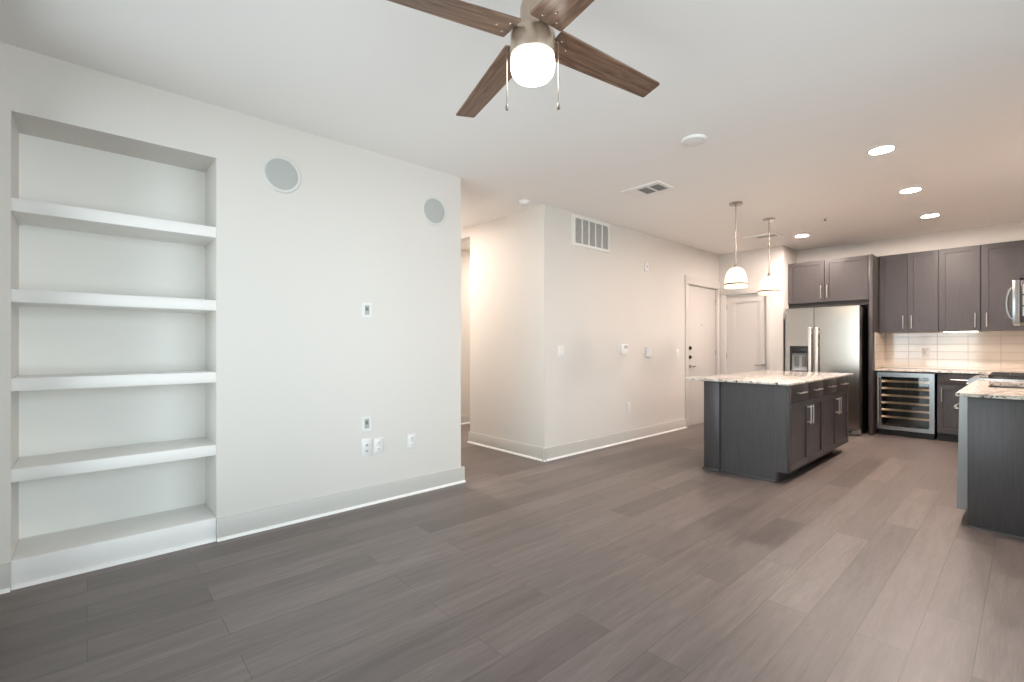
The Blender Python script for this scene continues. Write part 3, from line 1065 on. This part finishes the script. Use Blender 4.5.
# fresh food door, gently bowed
prof = []
for i in range(13):
    u = i / 12
    x = fs + 0.004 + (fx1 - fs - 0.004) * u
    prof.append((x, FD - 0.0015 * (1 - (2 * u - 1) ** 2), 0.095))
rd = MB().poly(prof + [(fx1, 7.79, 0.095), (fs + 0.004, 7.79, 0.095)], (0, 0, 1.68)).build('refrigerator_door', M_STEEL, fr)
for par, xx in ((fd, fs - 0.040), (rd, fs + 0.044)):
    m = MB().box(xx - 0.021, xx + 0.021, FD - 0.062, FD - 0.040, 0.40, 1.488, 0.007, 3)
    for zz in (0.47, 1.42):
        m.box(xx - 0.012, xx + 0.012, FD - 0.042, FD + 0.002, zz - 0.025, zz + 0.025, 0.003)
    m.build('handle', M_PULL, par)
g = MB().box(-2.44, -1.57, 7.765, 7.80, 0.012, 0.088, 0.003).build('base_grille', M_STEELH, fr)
for xx in (-2.30, -2.15, -2.0, -1.85, -1.70):
    MB().box(xx - 0.05, xx + 0.05, 7.762, 7.766, 0.035, 0.060).build('grille_slot', M_DARK, g)

t = thing('refrigerator_side_panel', (-1.49, 8.4, 0), 'tall dark wood panel right of the refrigerator', 'panel')
MB().box(-1.500, -1.455, 7.97, YK, 0.0, 2.485, 0.002).build('panel', M_CAB, t)
MB().box(-1.4545, -1.447, 8.10, YK - 0.012, 0.912, 1.412).build('tile_splash', M_TILE, t)

t = thing('over_refrigerator_cabinet', (-2.0, 8.3, 1.80), 'dark wood two door cabinet above the refrigerator', 'cabinet', 'dark wall cabinets of the kitchen')
MB().box(XA + 0.003, -1.502, 7.99, 8.388, 1.86, 2.483).build('cabinet_box', M_CAB, t)
MB().box(XA + 0.003, -1.502, 8.01, 8.03, 1.80, 1.862).build('bottom_rail', M_KICK, t)
xm = -2.022
for k, (a0, a1) in enumerate(((XA + 0.008, xm - 0.004), (xm + 0.004, -1.507))):
    d = shaker(t, 'y', 7.97, -1, a0, a1, 1.872, 2.480, 0.055)
    bar_handle(d, 'y', 7.97, -1, (a1 - 0.035) if k == 0 else (a0 + 0.035), 2.02, 0.19)


# ------------------------------------------------------------------ wall cabinets
UF = 8.365
UZ0, UZ1 = 1.415, 2.506


def wall_cab(x0, x1, doors, label):
    t = thing('wall_cabinet', ((x0 + x1) / 2, 8.5, UZ0), label, 'cabinet', 'dark wall cabinets of the kitchen')
    MB().box(x0, x1, UF + 0.021, YK - 0.001, UZ0 + 0.004, UZ1 - 0.002).build('cabinet_box', M_CAB, t)
    for (a0, a1, hx) in doors:
        d = shaker(t, 'y', UF, -1, a0, a1, UZ0, UZ1 - 0.004, 0.06)
        bar_handle(d, 'y', UF, -1, hx, 1.555, 0.18)
    return t


wall_cab(-1.451, -0.823, ((-1.447, -1.142, -1.185), (-1.138, -0.827, -1.095)), 'dark wood two door wall cabinet above the wine cooler')
wc = wall_cab(-0.821, -0.428, ((-0.817, -0.434, -0.475),), 'dark wood single door wall cabinet over the bright under-cabinet strip')
cc = wall_cab(-0.424, XR - 0.002, ((-0.416, -0.055, -0.372),), 'dark wood corner wall cabinet beside the microwave')

o = thing('under_cabinet_light', (-0.60, 8.43, UZ0 - 0.02), 'lit strip lamp fixed under the wall cabinet, shining on the tiles', 'light')
MB().box(-0.785, -0.445, 8.398, 8.458, UZ0 - 0.001, UZ0 + 0.003, 0.0005).build('lamp_housing', M_WHITE, o)
MB().box(-0.775, -0.455, 8.403, 8.453, UZ0 - 0.009, UZ0 - 0.001, 0.002).build('light_lens', M_STRIP, o)

# tiles between counter and wall cabinets
o = MB().box(-1.4465, XR - 0.012, YK - 0.012, YK - 0.0005, 0.912, UZ0 + 0.004).build('backsplash', M_TILE, origin=(-0.88, YK, 0.940))
tag(o, 'glossy beige tile backsplash on the kitchen back wall', 'backsplash')
o = MB().box(XR - 0.012, XR - 0.0005, 4.42, YK - 0.012, 0.912, UZ0 + 0.004).build('side_backsplash', M_TILE, origin=(XR, 5.0, 0.940))
tag(o, 'glossy beige tile backsplash on the right wall behind the range', 'backsplash')
outlet(YK - 0.012, -0.990, 1.140, 'white outlet plate on the tiles above the wine cooler', None, True)

# ------------------------------------------------------------------ wine cooler and base cabinet
t = thing('wine_cooler', (-1.14, 8.4, 0), 'stainless wine cooler with glass door and six wooden shelves', 'wine cooler')
WY = 8.13
wx0, wx1 = -1.437, -0.838
body = MB()
body.box(wx0, wx0 + 0.02, WY + 0.046, 8.70, 0.07, 0.868)
body.box(wx1 - 0.02, wx1, WY + 0.046, 8.70, 0.07, 0.868)
body.box(wx0, wx1, WY + 0.05, 8.70, 0.07, 0.09)
body.box(wx0, wx1, WY + 0.05, 8.70, 0.848, 0.868)
body.box(wx0, wx1, 8.68, 8.70, 0.07, 0.868)
body.build('body', M_DARK, t)
fz0, fz1 = 0.085, 0.864
d = MB().ring('y', WY, WY + 0.045, (wx0, wx1, fz0, fz1), (wx0 + 0.050, wx1 - 0.050, fz0 + 0.050, fz1 - 0.058)).build('door_frame', M_STEELH, t)
MB().box(wx0 + 0.048, wx1 - 0.048, WY + 0.008, WY + 0.013, fz0 + 0.048, fz1 - 0.056).build('door_glass', M_GLASSD, d)
m = MB().tube([(wx0 + 0.022, WY - 0.040, 0.165), (wx0 + 0.022, WY - 0.040, 0.800)], 0.010, 14)
for zz in (0.22, 0.745):
    m.tube([(wx0 + 0.022, WY, zz), (wx0 + 0.022, WY - 0.040, zz)], 0.007, 10)
m.build('handle', M_PULL, d)
for i in range(6):
    zz = 0.742 - i * 0.0985
    s = MB().box(wx0 + 0.045, wx1 - 0.045, WY + 0.074, WY + 0.092, zz - 0.014, zz + 0.014, 0.002).build('shelf', M_SHELFW, t)
    sl = MB()
    for j in range(7):
        xx = wx0 + 0.07 + j * 0.076
        sl.tube([(xx, WY + 0.085, zz), (xx, 8.66, zz)], 0.004, 6)
    sl.build('shelf_rack', M_NICKEL, s)
for xa, xb in ((wx0 + 0.021, wx0 + 0.026), (wx1 - 0.026, wx1 - 0.021)):
    MB().box(xa, xb, WY + 0.048, WY + 0.058, 0.12, 0.82).build('added_fill_strip', M_COOLFILL, t)  # added fill strips hidden behind the door frame, lighting the shelves
k = MB().box(wx0 + 0.01, wx1 - 0.01, WY + 0.06, WY + 0.075, 0.002, 0.072).build('kick_grille', M_DARK, t)
for j in range(3):
    MB().box(wx0 + 0.05, wx1 - 0.05, WY + 0.056, WY + 0.061, 0.018 + j * 0.016, 0.024 + j * 0.016).build('grille_slot', M_KICK, k)

t = thing('base_cabinet', (-0.58, 8.4, 0), 'dark wood base cabinet with drawer and door right of the wine cooler', 'cabinet')
bx0, bx1 = -0.812, -0.305
MB().box(bx0, bx1, 8.151, 8.70, 0.10, 0.885).build('cabinet_box', M_CAB, t)
MB().box(bx0, bx1, 8.20, 8.70, 0.0, 0.10).build('toe_kick', M_KICK, t)
d = slab(t, 'y', 8.13, -1, bx0 + 0.004, bx1 - 0.004, 0.735, 0.878)
bar_handle(d, 'y', 8.13, -1, -0.575, 0.800, 0.22, False, 0.007)
d = shaker(t, 'y', 8.13, -1, bx0 + 0.004, bx1 - 0.004, 0.112, 0.729)
bar_handle(d, 'y', 8.13, -1, bx0 + 0.045, 0.600, 0.18)

o = MB()
o.poly([(-1.453, 8.10, 0.886), (-0.345, 8.10, 0.886), (-0.345, 7.074, 0.886), (XR - 0.013, 7.074, 0.886), (XR - 0.013, YK - 0.013, 0.886), (-1.453, YK - 0.013, 0.886)], (0, 0, 0.022))
o = o.build('corner_countertop', M_GRAN)
tag(o, 'speckled granite countertop over the wine cooler, turning the kitchen corner', 'countertop')
o = thing('corner_cabinet', (0.02, 7.9, 0), 'dark wood corner base cabinet beyond the range', 'cabinet')
MB().box(-0.300, XR - 0.01, 7.08, 8.70, 0.10, 0.885).build('cabinet_box', M_CAB, o)
MB().box(-0.24, XR - 0.01, 7.08, 8.70, 0.0, 0.10).build('toe_kick', M_KICK, o)

# ------------------------------------------------------------------ right run: end panel, dishwasher, sink cabinet, range
PY = 4.43
t = thing('counter_end_panel', (0.03, PY, 0), 'dark wood end panel of the right counter, nearest the room', 'panel')
MB().box(-0.290, XR - 0.002, PY, PY + 0.022, 0.0, 0.8855, 0.003).build('panel', M_CAB, t)
MB().poly([(-0.284, PY, 0.0), (-0.284, PY - 0.014, 0.0), (-0.284, PY - 0.012, 0.010), (-0.284, PY, 0.016)], (0.64, 0, 0)).build('shoe_moulding', M_CAB, t)

t = thing('dishwasher', (0.0, 4.77, 0), 'stainless dishwasher at the near end of the right counter', 'dishwasher')
MB().box(-0.285, 0.30, PY + 0.028, 5.06, 0.10, 0.884).build('body', M_DARK, t)
d = MB().poly([(-0.345, PY + 0.028, 0.105), (-0.288, PY + 0.028, 0.105), (-0.288, PY + 0.028, 0.880), (-0.328, PY + 0.028, 0.880), (-0.331, PY + 0.028, 0.865)], (0, 0.60, 0)).build('door', M_STEELH, t)
arc = []
for i in range(15):
    u = i / 14
    arc.append((-0.330 - 0.038 * math.sin(PI * u) ** 0.45, PY + 0.055 + 0.545 * u, 0.785))
h = MB().tube(arc, 0.012, 14).build('handle', M_STEELH, d)
MB().box(-0.24, 0.30, PY + 0.03, 5.06, 0.0, 0.098).build('toe_kick', M_KICK, t)

t = thing('sink_cabinet', (0.0, 5.68, 0), 'dark wood sink base cabinet between dishwasher and range', 'cabinet')
MB().box(-0.289, XR - 0.01, 5.066, 5.085, 0.10, 0.885).build('side_panel', M_CAB, t)
MB().box(-0.289, XR - 0.01, 6.265, 6.285, 0.10, 0.885).build('side_panel', M_CAB, t)
MB().box(-0.289, XR - 0.01, 5.085, 6.265, 0.10, 0.118).build('bottom_panel', M_CAB, t)
MB().box(-0.24, XR - 0.01, 5.066, 6.285, 0.0, 0.10).build('toe_kick', M_KICK, t)
for k, (a0, a1) in enumerate(((5.070, 5.673), (5.677, 6.281))):
    d = shaker(t, 'x', -0.290 - 0.019 + 0.0, -1, a0, a1, 0.106, 0.880)
    bar_handle(d, 'x', -0.309, -1, (a1 - 0.04) if k == 0 else (a0 + 0.04), 0.70, 0.18)

SX0, SX1, SY0, SY1 = -0.225, 0.20, 5.17, 5.78
o = MB().ring('z', 0.886, 0.908, (-0.345, XR - 0.013, 4.385, 6.288), (SX0, SX1, SY0, SY1)).build('sink_countertop', M_GRAN)
tag(o, 'speckled granite countertop with sink cutout on the right counter', 'countertop')
t = thing('kitchen_sink', (0, 5.47, 0.68), 'undermount steel sink set into the right countertop', 'sink')
m = MB()
m.ring('z', 0.70, 0.8855, (SX0 - 0.02, SX1 + 0.02, SY0 - 0.02, SY1 + 0.02), (SX0 - 0.004, SX1 + 0.004, SY0 - 0.004, SY1 + 0.004))
m.box(SX0 - 0.02, SX1 + 0.02, SY0 - 0.02, SY1 + 0.02, 0.685, 0.70)
m.build('basin', M_STEELH, t)
MB().lathe((-0.01, 5.47, 0.70), [(0.055, 0.0), (0.055, 0.003), (0.035, 0.002), (0.0, 0.0)], 24).build('drain', M_NICKEL, t)

# range
RY0, RY1 = 6.296, 7.066
t = thing('gas_range', (0, 6.68, 0), 'stainless gas range with black grates in the right counter', 'range')
MB().box(-0.330, 0.33, RY0, RY1, 0.02, 0.895, 0.003).build('body', M_STEELH, t)
MB().poly([(-0.330, RY0, 0.800), (-0.385, RY0, 0.815), (-0.412, RY0, 0.888), (-0.405, RY0, 0.904), (-0.345, RY0, 0.926), (-0.330, RY0, 0.926)], (0, RY1 - RY0, 0)).build('control_panel', M_STEELH, t)
for i in range(5):
    y = RY0 + 0.11 + i * 0.137
    MB().tube([(-0.395, y, 0.850), (-0.425, y, 0.861)], [0.020, 0.017], 18).build('knob', M_STEEL, t)
od = MB().box(-0.365, -0.331, RY0 + 0.005, RY1 - 0.005, 0.20, 0.790, 0.004).build('oven_door', M_STEELH, t)
MB().box(-0.367, -0.362, RY0 + 0.12, RY1 - 0.12, 0.32, 0.62, 0.002).build('oven_window', M_DARK, od)
m = MB().tube([(-0.410, RY0 + 0.06, 0.735), (-0.410, RY1 - 0.06, 0.735)], 0.013, 14)
for y in (RY0 + 0.09, RY1 - 0.09):
    m.tube([(-0.364, y, 0.735), (-0.410, y, 0.735)], 0.009, 10)
m.build('handle', M_STEEL, od)
MB().box(-0.362, -0.331, RY0 + 0.005, RY1 - 0.005, 0.06, 0.192, 0.004).build('storage_drawer', M_STEELH, t)
MB().box(-0.330, 0.33, RY0, RY1, 0.895, 0.922, 0.003).build('cooktop', M_STEELH, t)
for gy0, gy1 in ((RY0 + 0.03, RY0 + 0.262), (RY0 + 0.268, RY0 + 0.502), (RY0 + 0.508, RY1 - 0.03)):
    g = MB()
    gx0, gx1 = -0.270, 0.27
    b_ = 0.007
    for y in (gy0 + b_, gy1 - b_):
        g.box(gx0, gx1, y - b_, y + b_, 0.940, 0.956, 0.002)
    for x in (gx0 + b_, gx1 - b_, (gx0 + gx1) / 2):
        g.box(x - b_, x + b_, gy0, gy1, 0.940, 0.956, 0.002)
    for x in ((3 * gx0 + gx1) / 4, (gx0 + 3 * gx1) / 4):
        g.box(x - b_, x + b_, gy0, gy1, 0.942, 0.957, 0.002)
    g.box(gx0, gx1, (gy0 + gy1) / 2 - b_, (gy0 + gy1) / 2 + b_, 0.942, 0.957, 0.002)
    for x in (gx0 + b_, gx1 - b_):
        for y in (gy0 + b_, gy1 - b_):
            g.box(x - b_, x + b_, y - b_, y + b_, 0.9215, 0.942)
    g.build('burner_grate', M_IRON, t)
for x in (-0.135, 0.135):
    for y in (RY0 + 0.146, RY0 + 0.624):
        MB().lathe((x, y, 0.9215), [(0.045, 0.0), (0.045, 0.006), (0.030, 0.012), (0.0, 0.013)], 24).build('burner', M_DARK, t)

# microwave over the range and its small cabinet
t = thing('microwave', (0.12, 6.68, 1.43), 'stainless over-range microwave with curved handle at the right edge', 'microwave')
MB().box(-0.066, XR - 0.002, RY0 + 0.004, RY1 - 0.004, 1.440, 1.830, 0.004).build('body', M_DARK, t)
d = MB().box(-0.116, -0.068, RY0 + 0.002, RY1 - 0.002, 1.432, 1.832, 0.004).build('door', M_STEELH, t)
arc = []
for i in range(17):
    u = i / 16
    arc.append((-0.116 - 0.036 * math.sin(PI * u) ** 0.6, RY0 + 0.055, 1.475 + 0.290 * u))
MB().tube(arc, 0.011, 12).build('handle', M_STEELH, d)
MB().box(-0.118, -0.115, RY0 + 0.12, RY1 - 0.22, 1.49, 1.78, 0.001).build('door_window', M_DARK, d)
for zz in (1.50, 1.60, 1.70):
    MB().ring('y', RY0 + 0.001, RY0 + 0.005, (-0.050, 0.20, zz, zz + 0.085), (-0.042, 0.192, zz + 0.008, zz + 0.077)).build('side_vent', M_GREYP, t)

t = thing('over_microwave_cabinet', (0.14, 6.68, 1.84), 'short dark wood cabinet just above the microwave', 'cabinet', 'dark wall cabinets of the kitchen')
MB().box(-0.050, XR - 0.002, RY0, RY1, 1.840, 2.085).build('cabinet_box', M_CAB, t)
for a0, a1 in ((RY0 + 0.004, 6.679), (6.683, RY1 - 0.004)):
    shaker(t, 'x', -0.072, -1, a0, a1, 1.845, 2.080, 0.045)

bpy.context.view_layer.update()
